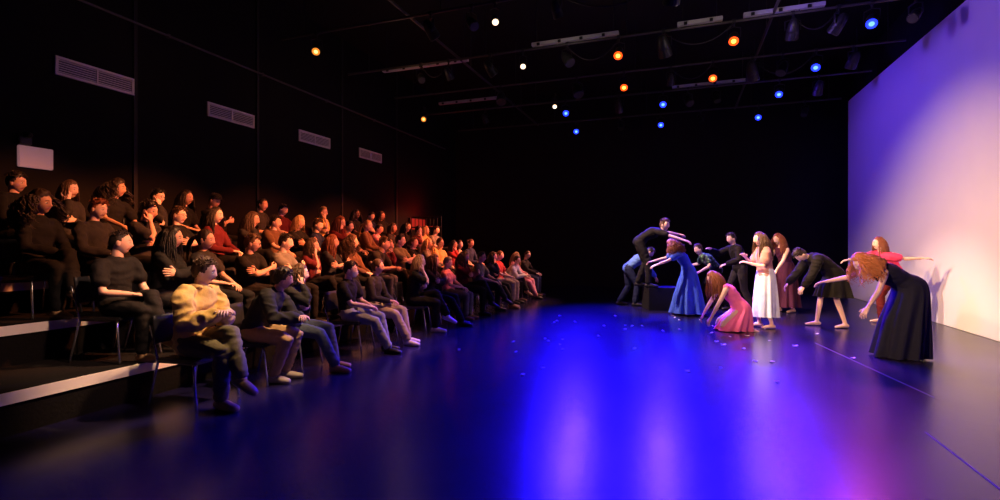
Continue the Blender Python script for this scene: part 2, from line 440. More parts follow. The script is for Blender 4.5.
def add_skirt(bm, S, p1, P, up, lat, B, seed=0):
    n, nr = 84, 22
    hz = lambda l: V((-l.y, l.x, 0)).normalized()
    up_b = up.cross(lat).normalized()
    hem = V(S['hem']); rx, ry = S['r']
    Pk = P + V(S.get('shift', (0,-.01,0)))
    bm_b = (up_b+hz(lat)*1.2).normalized()
    keys = [(p1, up_b, .134*B+.016, .095*B+.016), (Pk, bm_b, .178*B+.012, .150*B+.012),
            (Pk*.5+hem*.5, hz(lat), (.178*B*.45+rx*.55)+.01, (.15*B*.45+ry*.55)+.01), (hem, hz(lat), rx, ry)]
    rings = []; fo, am = S.get('folds', 9), S.get('amp', .03)
    def cr(a, b, c_, d, t): return .5*((2*b)+(c_-a)*t+(2*a-5*b+4*c_-d)*t*t+(3*b-a-3*c_+d)*t**3)
    for j in range(nr+1):
        u = 3*j/nr; i = min(2, int(u)); t = u-i
        k = [keys[max(0,i-1)], keys[i], keys[i+1], keys[min(3,i+2)]]
        c_ = cr(k[0][0],k[1][0],k[2][0],k[3][0],t); b = (k[1][1]*(1-t)+k[2][1]*t).normalized()
        ra = cr(k[0][2],k[1][2],k[2][2],k[3][2],t); rb = cr(k[0][3],k[1][3],k[2][3],k[3][3],t)
        w = max(0, (j/nr-.2)/.8)
        ring = []
        for q in range(n):
            a = 2*math.pi*q/n
            fn = NZ.noise(V((math.cos(a)*2.2, math.sin(a)*2.2, seed*3.1+j*.03)))
            m_ = 1+ (am/.2)*w*(math.sin(fo*a+3*fn+.4)*.8+.45*math.sin(fo*1.7*a+2+2*fn)+.5*fn)
            pt = c_+lat*ra*m_*math.cos(a)+b*rb*m_*math.sin(a)
            if j == nr: pt.z += .018*fn
            if pt.z < .006: pt.z = .006
            ring.append(bm.verts.new(pt))
        rings.append(ring)
    for j in range(nr):
        for q in range(n): bm.faces.new((rings[j][q], rings[j+1][q], rings[j+1][(q+1)%n], rings[j][(q+1)%n])).smooth = True

# ------------------------------------------------------------------ room
def floor_mat():
    m = bpy.data.materials.new('black_stage_vinyl'); m.use_nodes = True; nt = m.node_tree; b = nt.nodes['Principled BSDF']
    tc = nt.nodes.new('ShaderNodeTexCoord')
    def noise(scale, det, sx=1, sy=1, rot=0):
        mp = nt.nodes.new('ShaderNodeMapping'); mp.inputs['Scale'].default_value = (sx, sy, 1); mp.inputs['Rotation'].default_value = (0,0,rot)
        nz = nt.nodes.new('ShaderNodeTexNoise'); nz.inputs['Scale'].default_value = scale; nz.inputs['Detail'].default_value = det
        nt.links.new(tc.outputs['Object'], mp.inputs['Vector']); nt.links.new(mp.outputs['Vector'], nz.inputs['Vector']); return nz
    def ramp(src, p0, p1, c0, c1):
        r = nt.nodes.new('ShaderNodeValToRGB'); r.color_ramp.elements[0].position = p0; r.color_ramp.elements[1].position = p1
        r.color_ramp.elements[0].color = (*c0,1); r.color_ramp.elements[1].color = (*c1,1); nt.links.new(src, r.inputs['Fac']); return r
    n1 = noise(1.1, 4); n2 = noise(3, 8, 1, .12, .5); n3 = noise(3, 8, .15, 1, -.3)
    base = ramp(n1.outputs['Fac'], .3, .75, (.008,.006,.034), (.010,.008,.042))  # blue put into the base so the blue light pool looks stronger
    sc = ramp(n2.outputs['Fac'], .63, .72, (0,0,0), (.014,.014,.02)); sc2 = ramp(n3.outputs['Fac'], .64, .72, (0,0,0), (.014,.014,.02))
    ad = nt.nodes.new('ShaderNodeMix'); ad.data_type = 'RGBA'; ad.blend_type = 'ADD'; ad.inputs[0].default_value = 1
    nt.links.new(base.outputs['Color'], ad.inputs[6]); nt.links.new(sc.outputs['Color'], ad.inputs[7])
    ad2 = nt.nodes.new('ShaderNodeMix'); ad2.data_type = 'RGBA'; ad2.blend_type = 'ADD'; ad2.inputs[0].default_value = 1
    nt.links.new(ad.outputs[2], ad2.inputs[6]); nt.links.new(sc2.outputs['Color'], ad2.inputs[7])
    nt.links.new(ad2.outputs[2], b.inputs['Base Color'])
    rr = ramp(n1.outputs['Fac'], .25, .8, (.24,)*3, (.275,)*3); nt.links.new(rr.outputs['Color'], b.inputs['Roughness'])
    b.inputs['Specular IOR Level'].default_value = .5
    bp = nt.nodes.new('ShaderNodeBump'); bp.inputs['Strength'].default_value = .04; bp.inputs['Distance'].default_value = .02
    n4 = noise(9, 3); nt.links.new(n4.outputs['Fac'], bp.inputs['Height']); nt.links.new(bp.outputs['Normal'], b.inputs['Normal'])
    return m
BLK = mat('black_paint', (.008,.0075,.0075), .9, .3, 3, spec=.2)
WBL = mat('black_wall_paint', (.0075,.0055,.005), .85, .3, 2.5, .1, spec=.15)
DK = mat('black_metal', (.02,.02,.022), .45, .2, 30, metal=.3)
STEEL = mat('grey_steel', (.5,.5,.52), .45, .15, 9, metal=.2)
XL, XR, YB, YF, ZC = -8.1, 4.75, 17.5, -2.0, 6.7
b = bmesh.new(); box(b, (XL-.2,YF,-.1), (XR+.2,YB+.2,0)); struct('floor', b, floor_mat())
b = bmesh.new(); box(b, (XL-.2,YF,ZC), (XR+.2,YB+.2,ZC+.1)); struct('ceiling', b, BLK)
b = bmesh.new(); box(b, (XL-.2,YF,0), (XL,YB+.2,ZC)); struct('wall_left', b, WBL)
b = bmesh.new(); box(b, (XR,YF,0), (XR+.2,YB+.2,ZC)); struct('wall_right', b, BLK)
b = bmesh.new(); box(b, (XL,YB,0), (XR,YB+.2,ZC)); struct('wall_back', b, BLK)
b = bmesh.new(); box(b, (XL,YF-.2,0), (XR,YF,ZC)); struct('wall_front', b, BLK)
b = bmesh.new()
for y in (3.2,5.47,7.9,10.6,13.2): box(b, (XL,y-.03,0), (XL+.03,y+.03,ZC))
struct('trim_1', b, mat('black_batten', (.012,.009,.008), .7, .2))
# white wall for projection
b = bmesh.new(); box(b, (4.5,1.5,.0), (4.6,16.75,5.55), .01)
tag(obj('backdrop_wall', b, mat('white_matt_paint', (.80,.78,.78), .9, .03, 2)), 'tall white freestanding backdrop wall glowing violet and peach beside the dancers', 'backdrop')

# risers
RZ = (0, .33, .70, 1.03); XE = (-4.78, -5.83, -6.88)
ex = (XE[1], XE[2], XL+.005)
names = ('lowest black seating riser with pale front edge, behind the front row chairs', 'middle black seating riser with pale front edge, carrying the third row',
         'topmost black seating riser against the left wall, carrying the back row')
for i in range(3):
    t = thing('seating_riser', names[i], 'platform', (0,0,0), 0, 'stepped seating risers')
    b = bmesh.new(); box(b, (ex[i]+.002, 1.2, 0.0), (XE[i]-.004, 15.0, RZ[i+1])); obj('deck', b, mat('black_carpet', (.008,.0065,.0065), .95, .3, 40, .3, spec=.1), t)
    b = bmesh.new(); box(b, (XE[i]-.004, 1.2, RZ[i+1]-.085), (XE[i]+.012, 15.0, RZ[i+1]+.004)); obj('edge_strip', b, mat('pale_edge_wood', (.9,.78,.72), .5, .1, 8), t)

# vents on left wall
VN = ('largest and nearest', 'second nearest', 'third nearest', 'farthest and smallest looking')
for i, y in enumerate((4.92, 7.28, 9.6, 11.85)):
    t = thing('air_vent', f'{VN[i]} white slatted air vent high on the black left wall', 'vent', (XL, y, 3.93), 0, 'air vents along the left wall')
    b = bmesh.new()
    for (y0,y1,z0,z1) in ((-.53,.53,.095,.13),(-.53,.53,-.13,-.095),(-.53,-.49,-.095,.095),(.49,.53,-.095,.095)): box(b, (.0,y0,z0), (.035,y1,z1), .004)
    obj('frame', b, mat('vent_enamel', (.75,.66,.6), .5, .06), t)
    b = bmesh.new(); box(b, (.001,-.49,-.095), (.006,.49,.095)); obj('backing', b, DK, t)
    for k in range(6):
        b = bmesh.new(); z = -.08+.032*k
        rod(b, (.02,-.49,z), (.02,.49,z), .009, 6); obj('slat', b, MC['vent_enamel'], t)
    b = bmesh.new(); box(b, (.004,-.012,-.095), (.034,.012,.095)); obj('mullion', b, MC['vent_enamel'], t)
# white sign box
t = thing('wall_sign', 'blank pinkish white sign panel under a small lamp on the left wall', 'sign', (XL, 4.17, 2.62))
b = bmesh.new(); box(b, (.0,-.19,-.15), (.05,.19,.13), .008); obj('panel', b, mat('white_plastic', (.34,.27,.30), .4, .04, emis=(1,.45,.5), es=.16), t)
b = bmesh.new(); box(b, (.0,-.2,.14), (.08,-.06,.24), .01); tube(b, [(.05,-.13,.24),(.09,-.13,.27),(.13,-.12,.26)], [.02,.035,.04], n=10); obj('lamp_head', b, DK, t)
# conduit along the left wall
b = bmesh.new(); rod(b, (XL+.04,1.0,4.95), (XL+.04,16.5,4.95), .022); 
for y in range(2,17,2): box(b, (XL+.001,y-.02,4.92), (XL+.066,y+.02,4.98))
tag(obj('wall_conduit', b, mat('dark_conduit', (.06,.05,.045), .5, .2)), 'long thin conduit running high along the black left wall', 'conduit')
# guard rail + red lamp
t = thing('guard_rail', 'black metal guard rail in front of red glow at far end of seating', 'railing', (0,13.95,1.03))
for z in (.12,.5,.98,1.3):
    b = bmesh.new(); rod(b, (-8.0,0,z), (-6.95,0,z), .02); obj('rail', b, DK, t)
for k in range(9):
    b = bmesh.new(); rod(b, (-8.0+k*.131,0,0), (-8.0+k*.131,0,1.3), .012); obj('baluster', b, DK, t)
t = thing('red_wall_lamp', 'glowing red wall lamp behind the guard rail on the left wall', 'lamp', (XL,14.45,2.12))
b = bmesh.new(); box(b, (0,-.5,-.2), (.05,.5,.2), .01); hs_ = obj('housing', b, DK, t)
b = bmesh.new(); box(b, (.048,-.46,-.17), (.07,.46,.17), .008); obj('lens', b, mat('red_glow', (.03,.003,.003), .5, .02, emis=(1,.03,.02), es=.28), hs_)

# ------------------------------------------------------------------ grid and lanterns
ZP = 5.6
PN = ('nearest to the camera', 'second from the camera', 'third from the camera', 'fourth from the camera', 'farthest, near the back wall')
PY = (8.0,10.2,12.3,14.2,16.6)
for i, y in enumerate(PY):
    t = thing('lighting_pipe', f'black overhead lighting pipe across the room, {PN[i]}', 'pipe', (0,y,ZP), 0, 'overhead lighting pipes')
    b = bmesh.new(); rod(b, (-7.6,0,0), (4.3,0,0), .025, 10); obj('pipe', b, mat('dull_pipe', (.06,.055,.05), .5, .2, metal=.3), t)
    for x in (-7,-4,-1,2,4):
        b = bmesh.new(); rod(b, (x,0,.02), (x,0,ZC-ZP), .01, 6); obj('hanger_rod', b, DK, t)
for i, x in enumerate((-4.7, 1.6)):
    b = bmesh.new(); rod(b, (x,2,ZP+.07), (x,17,ZP+.07), .028, 10)
    for y in (3,7,11,15): rod(b, (x,y,ZP+.07), (x,y,ZC), .01, 6)
    tag(obj('long_pipe', b, MC['dull_pipe']), ('long overhead pipe running away above the audience edge', 'long overhead pipe running away above the dancers')[i], 'pipe')
RW = [(-2.95,-1.15,10.2,'above the left orange lantern'), (-.05,.75,10.2,'just left of the right orange lantern'), (1.1,2.4,10.2,'between the orange and blue lanterns'),
      (-6.8,-4.55,10.5,'above the middle of the audience'), (-6.8,-4.8,13.5,'above the far audience'), (-.2,1.9,14.2,'above the far blue lanterns')]
for (x0,x1,y,w) in RW:
    t = thing('wiring_raceway', 'pale metal wiring raceway along a lighting pipe, '+w, 'raceway', (0,y,ZP+.02), 0, 'wiring raceways on the grid')
    b = bmesh.new(); box(b, (x0,-.05,.03), (x1,.05,.10), .006); ch_ = obj('channel', b, STEEL, t)
    for k in range(int((x1-x0)/.45)+1):
        x = x0+.15+k*.45
        if x < x1-.05:
            b = bmesh.new(); box(b, (x-.03,-.075,.02), (x+.03,-.045,.075), .004); obj('socket', b, DK, ch_)
    for x in (x0+.1, x1-.1):
        b = bmesh.new(); rod(b, (x,0,.10), (x,0,ZC-ZP-.02), .01, 6); obj('hanger_rod', b, DK, t)
EC = {'orange': ((1,.07,.004), 2.6, (1,.26,.03), 8), 'blue': ((.012,.03,1), 3.4, (.05,.14,1), 6), 'white': ((1,.72,.45), 2.2, (1,.85,.7), 6), 'amber': ((1,.30,.03), 1.0, (1,.5,.15), 3), 'off': None}
def lantern(x, y, col, aim, label, big=1.0, zp=None):
    zp = ZP if zp is None else zp
    t = thing('stage_light', label, 'stage light', (x,y,zp), 0, 'lanterns on the lighting grid')
    c0 = V((0,0,-.30)); d = (V(aim)-V((x,y,zp-.3))).normalized(); lat = d.cross(V((0,0,1))).normalized()
    r = .1*big
    b = bmesh.new(); tube(b, [c0-d*.17*big, c0-d*.10*big, c0+d*.0, c0+d*.06*big], [r*.55,r*.85,r,r*1.02], n=16, ref=lat, capk=.2)
    rod(b, c0+d*.05*big, c0+d*.16*big, (r*1.05, r*1.1), 16); bd = obj('body', b, DK, t, smooth=False)
    b = bmesh.new(); rod(b, c0+d*.155*big, c0+d*.174*big, r*.92, 20)
    E_ = EC[col]
    obj('lens', b, mat('lens_'+col, (.03,.03,.03) if not E_ else E_[0], .3, .02, emis=E_[0] if E_ else None, es=E_[1] if E_ else 0), bd)
    if E_:
        b = bmesh.new(); tube(b, [c0+d*.172*big, c0+d*.178*big], [r*.5, r*.42], n=16, capk=.1, ref=lat)
        obj('bulb', b, mat('bulb_'+col, E_[2], .3, .02, emis=E_[2], es=E_[3]), bd)
    up = V((0,0,1))
    b = bmesh.new(); tube(b, [c0+lat*r*1.25, c0+lat*r*1.25+up*.16, c0+up*.2, c0-lat*r*1.25+up*.16, c0-lat*r*1.25], [(.018,.006)]*5, ref=d, n=8); obj('yoke', b, DK, t)
    b = bmesh.new(); rod(b, (0,0,-.1), (0,0,-.02), .018, 8); rod(b, (-.03,0,0), (.03,0,0), .042, 10); obj('clamp', b, DK, t)
    return t, V((x,y,zp-.3))+d*.2
LT = [
 (-1.15,10.2,'orange',(-1.3,5,0),'glowing orange stage lantern on the near pipe, left of the pair'),
 (.94,10.2,'orange',(.3,5,0),'glowing orange stage lantern on the near pipe, right of the pair'),
 (-1.26,12.3,'orange',(-1,7,0),'glowing orange stage lantern on the farther pipe, left one'),
 (.70,12.3,'orange',(.4,7,0),'glowing orange stage lantern on the farther pipe, right one'),
 (3.09,10.2,'blue',(1.2,5,0),'blue stage lantern nearest the camera, beside top of white backdrop wall'),
 (2.73,12.3,'blue',(1,7,0),'blue stage lantern second nearest along the white backdrop wall'),
 (2.35,14.2,'blue',(.8,8,0),'blue stage lantern third along the white backdrop wall'),
 (2.2,16.6,'blue',(.5,9,0),'blue stage lantern farthest back beside the white backdrop wall'),
 (-.43,14.2,'blue',(-.3,7,0),'blue stage lantern above the leftmost dancers, upper of two'),
 (-.57,16.6,'blue',(-.3,9,0),'blue stage lantern above the leftmost dancers, lower of two'),
 (-3.1,14.2,'blue',(-1.2,7,0),'blue stage lantern farthest left on the grid, upper of two'),
 (-3.27,16.6,'blue',(-1.5,9,0),'blue stage lantern farthest left on the grid, lower of two'),
 (-2.97,8.0,'white',(-1,4,0),'bright white stage lantern at the top centre of the view'),
 (-3.15,10.2,'white',(-1.5,5,0),'white stage lantern left of the pale raceway and orange lanterns'),
 (-6.7,8.0,'amber',(-4.5,4.5,1),'dim amber lantern above the near audience, by the left wall'),
 (-7.3,13.5,'amber',(-5,6,1),'dim amber lantern above the far audience, by the left wall'),
 (-3.25,13.5,'white',(-2,7,1),'small white lantern left of the farther orange pair')]
UN = ((-4.2,-3.4,-1.9,-.1,.5,2.4),(-5.6,-4.9,-3.9,-2.2,-.3,1.9,2.6,3.7),(-4.4,-2.4,-.2,1.5,2.1,3.4),(-5.6,-1.6,.2,.9,3.2),(-1.8,.6,3.4))
for i, xs in enumerate(UN):
    for j, x in enumerate(xs):
        LT.append((x, PY[i], 'off', (x*.4+R.uniform(-2,2.5), PY[i]+R.choice((-4,-3,3)), 0), f'unlit black lantern on the {("nearest","second","third","fourth","farthest")[i]} overhead pipe, {("first","second","third","fourth","fifth","sixth","seventh","eighth")[j]} unlit from left'))
pos = {}
for i, a in enumerate(LT):
    t, p = lantern(*a, big=(.6 if a[2] == 'white' else .8 if a[2] == 'amber' else (.9 if a[2] != 'off' else R.choice((.8,1.0,1.2))))); pos[i] = p
# drooping cables under the pipes
for i, (x0, x1, y, sag, w) in enumerate(((-5.6,-4.9,10.2,.3,'above the audience on the second pipe'),(-2.2,-1.15,10.2,.35,'left of the near left orange lantern'),(-.3,.94,10.2,.3,'left of the near right orange lantern'),
        (1.9,2.6,10.2,.3,'right of the near right orange lantern'),(-.2,.70,12.3,.3,'between the farther orange lanterns'),(1.5,2.73,12.3,.4,'left of the second blue lantern'),(-1.9,-.1,8.0,.35,'on the nearest pipe at the top'))):
    b = bmesh.new(); tube(b, [(x0+(x1-x0)*k/10, y+.02, ZP-.03-sag*(1-((k-5)/5)**2)) for k in range(11)], [.011]*11, n=6)
    tag(obj('power_cable', b, DK), 'black drooping power cable '+w, 'cable', 'cables on the lighting grid')

def spot(loc, tgt, col, w, ang, blend=.5, size=.08):
    L = bpy.data.lights.new('spot', 'SPOT'); L.energy = w; L.color = col; L.spot_size = rad(ang); L.spot_blend = blend; L.shadow_soft_size = size
    o = bpy.data.objects.new('spot_lamp', L); C.objects.link(o); o.location = loc
    o.rotation_euler = (V(tgt)-V(loc)).to_track_quat('-Z','Y').to_euler(); return o
def point(loc, col, w, size=.1):
    L = bpy.data.lights.new('point', 'POINT'); L.energy = w; L.color = col; L.shadow_soft_size = size
    o = bpy.data.objects.new('point_lamp', L); C.objects.link(o); o.location = loc
BL = (.014,.004,1.0)
for i, tg, w, an in ((8,(.1,5.8,0),4000,56), (9,(.1,7.5,0),4200,46), (10,(-.2,5.8,0),4200,52), (11,(-.2,8,0),4400,45), (7,(1.2,8,0),2600,44), (6,(1.1,6.0,0),2300,48), (5,(1.5,5.5,0),900,48)):
    spot(pos[i], tg, BL, w, an, .5, .25)
for i in (0,1,2,3): spot(pos[i], (LT[i][0]*.5+1.8,LT[i][1]-1.5,0), (1,.20,.22), 320, 45, .8)
# unseen magenta lamps added for a pink sheen on the right stage floor
spot((3.4,12.1,5.2), (2.7,6.6,0), (.75,.08,.42), 800, 44, .8, .25)
spot((2.4,14.0,5.2), (2.6,8.2,0), (.85,.14,.40), 800, 40, .8, .25)
WARM = (1,.64,.47)
# warm key from the audience side on to dancers and backdrop
spot((-3.0,7.9,5.2), (1.9,10.2,1.0), WARM, 4000, 32, .7, .05)
spot((-3.15,10.1,5.2), (-.1,11.6,1.1), (1,.60,.50), 3600, 42, .7, .05)
spot((-1.8,2.6,3.3), (2.5,9.0,.8), (1,.58,.36), 1900, 34, .8, .04)
spot((-2.0,6.6,5.2), (4.5,11.2,.9), (1,.58,.20), 3000, 48, 1.0, .05)
# violet wash on the backdrop, from unseen lamps with no fixture
spot((.3,13.4,4.7), (4.5,13.6,2.8), (.10,.035,1), 430, 120, .8, .2)
spot((.3,8.6,5.1), (4.5,8.8,4.7), (.20,.075,1), 330, 130, 1.0, .2)
# house light on the audience
for (y, w, cl) in ((4.6,2500,(1,.29,.095)), (6.4,3100,(1,.24,.07)), (8.8,3600,(1,.19,.055)), (11.4,4000,(1,.18,.06)), (14.2,4600,(1,.23,.10))):
    spot((-1.2,y+1.3,5.2), (-6.0,y-.3,1.4), cl, w, 37, .45, .12)
spot((-2.3,5.2,5.2), (-4.5,3.9,.75), (1,.60,.32), 1700, 27, .6, .1)
spot((-1.8,7.6,5.2), (-4.3,6.2,.6), (1,.40,.2), 1400, 32, .6, .1)
spot((-1.2,15.0,5.2), (-4.4,12.2,.7), (1,.38,.24), 1800, 36, .6, .1)
spot((-2.0,3.2,4.5), (-5.4,3.0,.45), (1,.58,.42), 600, 23, .6, .1)
# unseen point lamps added to stand in for spill on grid and left wall
for x in (-2.2,.4,1.7): point((x,9.3,5.2), (1,.75,.6), 7)
for x in (-5.7,): point((x,9.6,5.0), (1,.5,.3), 6)
for y in (5,8,11): point((-6.9,y+.4,4.3), (1,.45,.3), 3.4)
point((-7.6,14.4,2.5), (1,.03,.015), 26)
wd = bpy.data.worlds.new('w'); SC.world = wd; wd.use_nodes = True
wd.node_tree.nodes['Background'].inputs['Color'].default_value = (.5,.2,.2,1); wd.node_tree.nodes['Background'].inputs['Strength'].default_value = .003

# ------------------------------------------------------------------ chairs
def chair_parts():
    P = {}
    b = bmesh.new(); box(b, (-.22,-.20,.39), (.22,.24,.432), .015); P['seat'] = [obj('seat', b, mat('black_plastic', (.018,.018,.02), .45, .15), smooth=False)]
    b = bmesh.new(); n = 10; rows = []
    for j in range(6):
        z = .56+.25*j/5; rows.append([(x, z) for x in [(-.21+.42*i/n) for i in range(n+1)]])
    vf, vb = [], []
    for r_ in rows:
        vf.append([b.verts.new((x, -.235-.10*(z-.5)+.5*x*x*1.2, z)) for x, z in r_]); vb.append([b.verts.new((x, -.255-.10*(z-.5)+.5*x*x*1.2, z)) for x, z in r_])
    for j in range(5):
        for i in range(n):
            b.faces.new((vf[j][i], vf[j][i+1], vf[j+1][i+1], vf[j+1][i])); b.faces.new((vb[j][i+1], vb[j][i], vb[j+1][i], vb[j+1][i+1]))
    for j in (0, 5):
        for i in range(n): b.faces.new((vf[j][i], vb[j][i], vb[j][i+1], vf[j][i+1]))
    for i in (0, n):
        for j in range(5): b.faces.new((vf[j][i], vf[j+1][i], vb[j+1][i], vb[j][i]))
    P['backrest'] = [obj('backrest', b, MC['black_plastic'], smooth=True)]
    P['leg'] = []
    cm = mat('chrome_tube', (.5,.5,.52), .25, .05, metal=.9)
    for s_ in (-1, 1):
        b = bmesh.new(); tube(b, [(s_*.19,.19,.395),(s_*.215,.22,.36),(s_*.24,.27,.012)], [.011]*3, n=8); P['leg'].append(obj('leg', b, cm))
        b = bmesh.new(); tube(b, [(s_*.20,-.29,.72),(s_*.205,-.235,.55),(s_*.21,-.19,.40),(s_*.235,-.27,.012)], [.011]*4, n=8); P['leg'].append(obj('leg', b, cm))
    return P
CP = chair_parts(); first = [True]
def chair(loc, yaw, label):
    t = thing('stacking_chair', label, 'chair', loc, yaw, 'audience chairs')
    for nm, lst in CP.items():
        for o in lst:
            if first[0]: o.parent = t
            else:
                c_ = o.copy(); C.objects.link(c_); c_.parent = t
    first[0] = False

# ------------------------------------------------------------------ audience
def seat_pose(kind, legs, hyaw, j):
    sl_ = R.uniform(-9,9)
    p = dict(P=(0,0,.535), lean=(-10+sl_*.5,6+sl_), side=R.uniform(-8,8), twist=R.uniform(-10,16), head=(hyaw, 4+j*5, R.uniform(-12,12)), hR=(.05+R.uniform(-.03,.05),.28+R.uniform(-.03,.06),.66), hL=(-.05+R.uniform(-.05,.03),.30,.65), fR=(.11,.40,0), fL=(-.11,.42,0), kR=(.1,.6,1), kL=(-.1,.6,1))
    if kind == 'cross': p.update(hR=(-.12,.24,.83), hL=(.12,.20,.80), eR=(.8,.2,-.6), eL=(-.8,.2,-.6), dR=(-1,.1,.2), dL=(1,.1,.1), nR=(0,-1,0), nL=(0,-1,0))
    if kind == 'knees': p.update(hR=(.12,.40,.655), hL=(-.12,.40,.655), lean=(-2,12))
    if kind == 'chin': p.update(hR=(.055,.185,1.03), hL=(.0,.22,.76), eR=(.3,.4,-1), lean=(2,14), side=0, twist=0, dR=(-.1,-.15,1), nR=(-.3,-1,0), nL=(0,-1,0), dL=(1,.1,.1))
    if kind == 'forward': p.update(lean=(18,36), hR=(.03,.50,.70), hL=(-.03,.50,.69), eR=(.7,-.2,-.6), eL=(-.7,-.2,-.6), curl=.55)
    if kind == 'clasp': p.update(hR=(.03,.28,.80), hL=(-.02,.30,.80), curl=.6)
    if legs == 'over': p.update(fL=(.10,.60,.20), kL=(0,.4,1), fdL=(.1,1,-.35))
    if legs == 'overR': p.update(fR=(-.10,.60,.20), kR=(0,.4,1), fdR=(-.1,1,-.35))
    if legs == 'out': p.update(fR=(.10,.62,0), fL=(-.10,.52,0))
    if legs == 'in': p.update(fR=(.09,.26,0), fL=(-.09,.30,0))
    return p
RX = (-4.25,-5.3,-6.35,-7.4)
RN = ('front row','second row','third row','back row')
ORD = ('first','second','third','fourth','fifth','sixth','seventh','eighth','ninth','tenth','eleventh','twelfth','thirteenth','fourteenth','fifteenth','sixteenth','seventeenth','eighteenth','nineteenth','twentieth')
HN = {'crop':'cropped','short':'short','long':'long','curly':'curly','bob':'bobbed','pony':'tied-back','bun':'pinned-up'}
# px, hair, haircol, top, sleeve, trousers, pose, legs, extras
A1 = [(195,'short','brown','mustard',1,'olive','clasp','over',dict(male=1,hood=1,loose=.03,shoe='tan',skin=1,fold=.018)),
 (254,'short','dark','charcoal',1,'tan','forward','in',dict(male=1,loose=.022,shoe='beige',fold=.014)),
 (291,'bob','brown','charcoal',1,'denim','chin','out',dict(shoe='tan')),
 (349,'short','dark','black',.5,'pale denim','lap','out',dict(male=1,mask=1,shoe='black')),
 (374,'bun','brown','charcoal',1,'beige','lap','out',dict(shoe='white')),
 (413,'bob','blond','black',.5,'black','chin','over',dict(shoe='white')),
 (431,'long','brown','charcoal',1,'black','cross','n',dict()),
 (449,'short','grey','pink',.5,'grey','lap','n',dict(male=1)),
 (465,'long','dark','maroon',1,'black','cross','over',dict()),
 (478,'short','black','grey',.5,'charcoal','knees','n',dict(male=1,glasses=1)),
 (489,'bob','dark','navy',1,'black','chin','n',dict()),
 (499,'pony','brown','red',.5,'beige','lap','n',dict()),
 (508,'short','brown','white',1,'charcoal','forward','n',dict(male=1)),
 (516,'long','blond','pink',1,'pink','lap','out',dict()),
 (524,'short','dark','charcoal',1,'denim','knees','n',dict(male=1))]
A2 = [(117,'crop','dark','black',.5,'black','lap','over',dict(male=1,shoe='tan',skin=0)), (163,'long','black','black',1,'charcoal','cross','n',dict()),
 (208,'pony','dark','charcoal',.5,'black','lap','n',dict()), (249,'short','brown','black',.5,'black','cross','n',dict(male=1,glasses=1)), (279,'short','dark','grey',.5,'black','cross','n',dict(male=1)),
 (303,'bob','brown','maroon',.5,'black','chin','n',dict()), (325,'long','auburn','charcoal',.5,'black','cross','n',dict()), (343,'curly','brown','brown',1,'black','lap','n',dict()),
 (362,'short','brown','charcoal',.5,'denim','forward','n',dict(male=1)), (380,'bob','blond','maroon',1,'black','chin','n',dict()), (397,'short','dark','olive',.5,'black','cross','n',dict(male=1)),
 (412,'pony','brown','black',.5,'black','lap','n',dict()), (425,'long','blond','grey',1,'black','knees','n',dict()), (438,'short','brown','yellow',.5,'black','lap','n',dict(male=1)),
 (450,'long','dark','red',1,'black','chin','n',dict()), (460,'short','dark','beige',1,'black','lap','n',dict(male=1)), (470,'bun','brown','navy',1,'black','lap','n',dict())]
A3 = [(38,'curly','dark','black',1,'black','lap','over',dict(skin=2,shoe='tan')), (92,'short','auburn','charcoal',1,'black','lap','n',dict(male=1)), (138,'short','dark','charcoal',.5,'black','chin','n',dict(male=1)),
 (183,'short','brown','black',.5,'black','cross','n',dict(male=1,glasses=1)), (216,'long','dark','maroon',1,'black','lap','n',dict()), (244,'long','brown','charcoal',1,'black','chin','n',dict()),
 (271,'short','dark','brown',.5,'black','lap','n',dict(male=1)), (292,'bob','blond','black',.5,'black','cross','n',dict()), (312,'short','brown','navy',.5,'black','knees','n',dict(male=1)),
 (329,'long','auburn','maroon',1,'black','chin','n',dict()), (346,'short','dark','tan',.5,'black','lap','n',dict(male=1)), (361,'pony','blond','brown',1,'black','lap','n',dict()),
 (375,'short','black','pink',.5,'black','cross','n',dict(male=1,skin=2)), (388,'bob','brown','charcoal',1,'black','lap','n',dict()), (400,'long','dark','black',1,'black','lap','n',dict()),
 (412,'short','brown','maroon',.5,'black','chin','n',dict(male=1)), (423,'bob','blond','yellow',1,'black','lap','n',dict()), (434,'short','dark','grey',.5,'black','lap','n',dict(male=1))]
A4 = [(12,'short','dark','black',1,'black','lap','n',dict(male=1)), (55,'bob','brown','charcoal',1,'black','chin','n',dict()), (97,'curly','dark','black',.5,'black','knees','n',dict(skin=2)),
 (150,'short','black','charcoal',1,'black','chin','n',dict(male=1,glasses=1)), (180,'long','dark','black',.5,'black','lap','n',dict()), (207,'short','dark','black',.5,'black','cross','n',dict(male=1,cap=1)),
 (259,'bun','dark','charcoal',.5,'black','lap','n',dict()), (280,'short','dark','maroon',.5,'black','lap','n',dict(male=1)), (319,'short','blond','yellow',.5,'black','chin','n',dict(male=1)),
 (356,'long','black','black',.5,'black','lap','n',dict(skin=3)), (370,'short','dark','navy',.5,'black','cross','n',dict(male=1)), (384,'bob','brown','black',1,'black','lap','n',dict())]
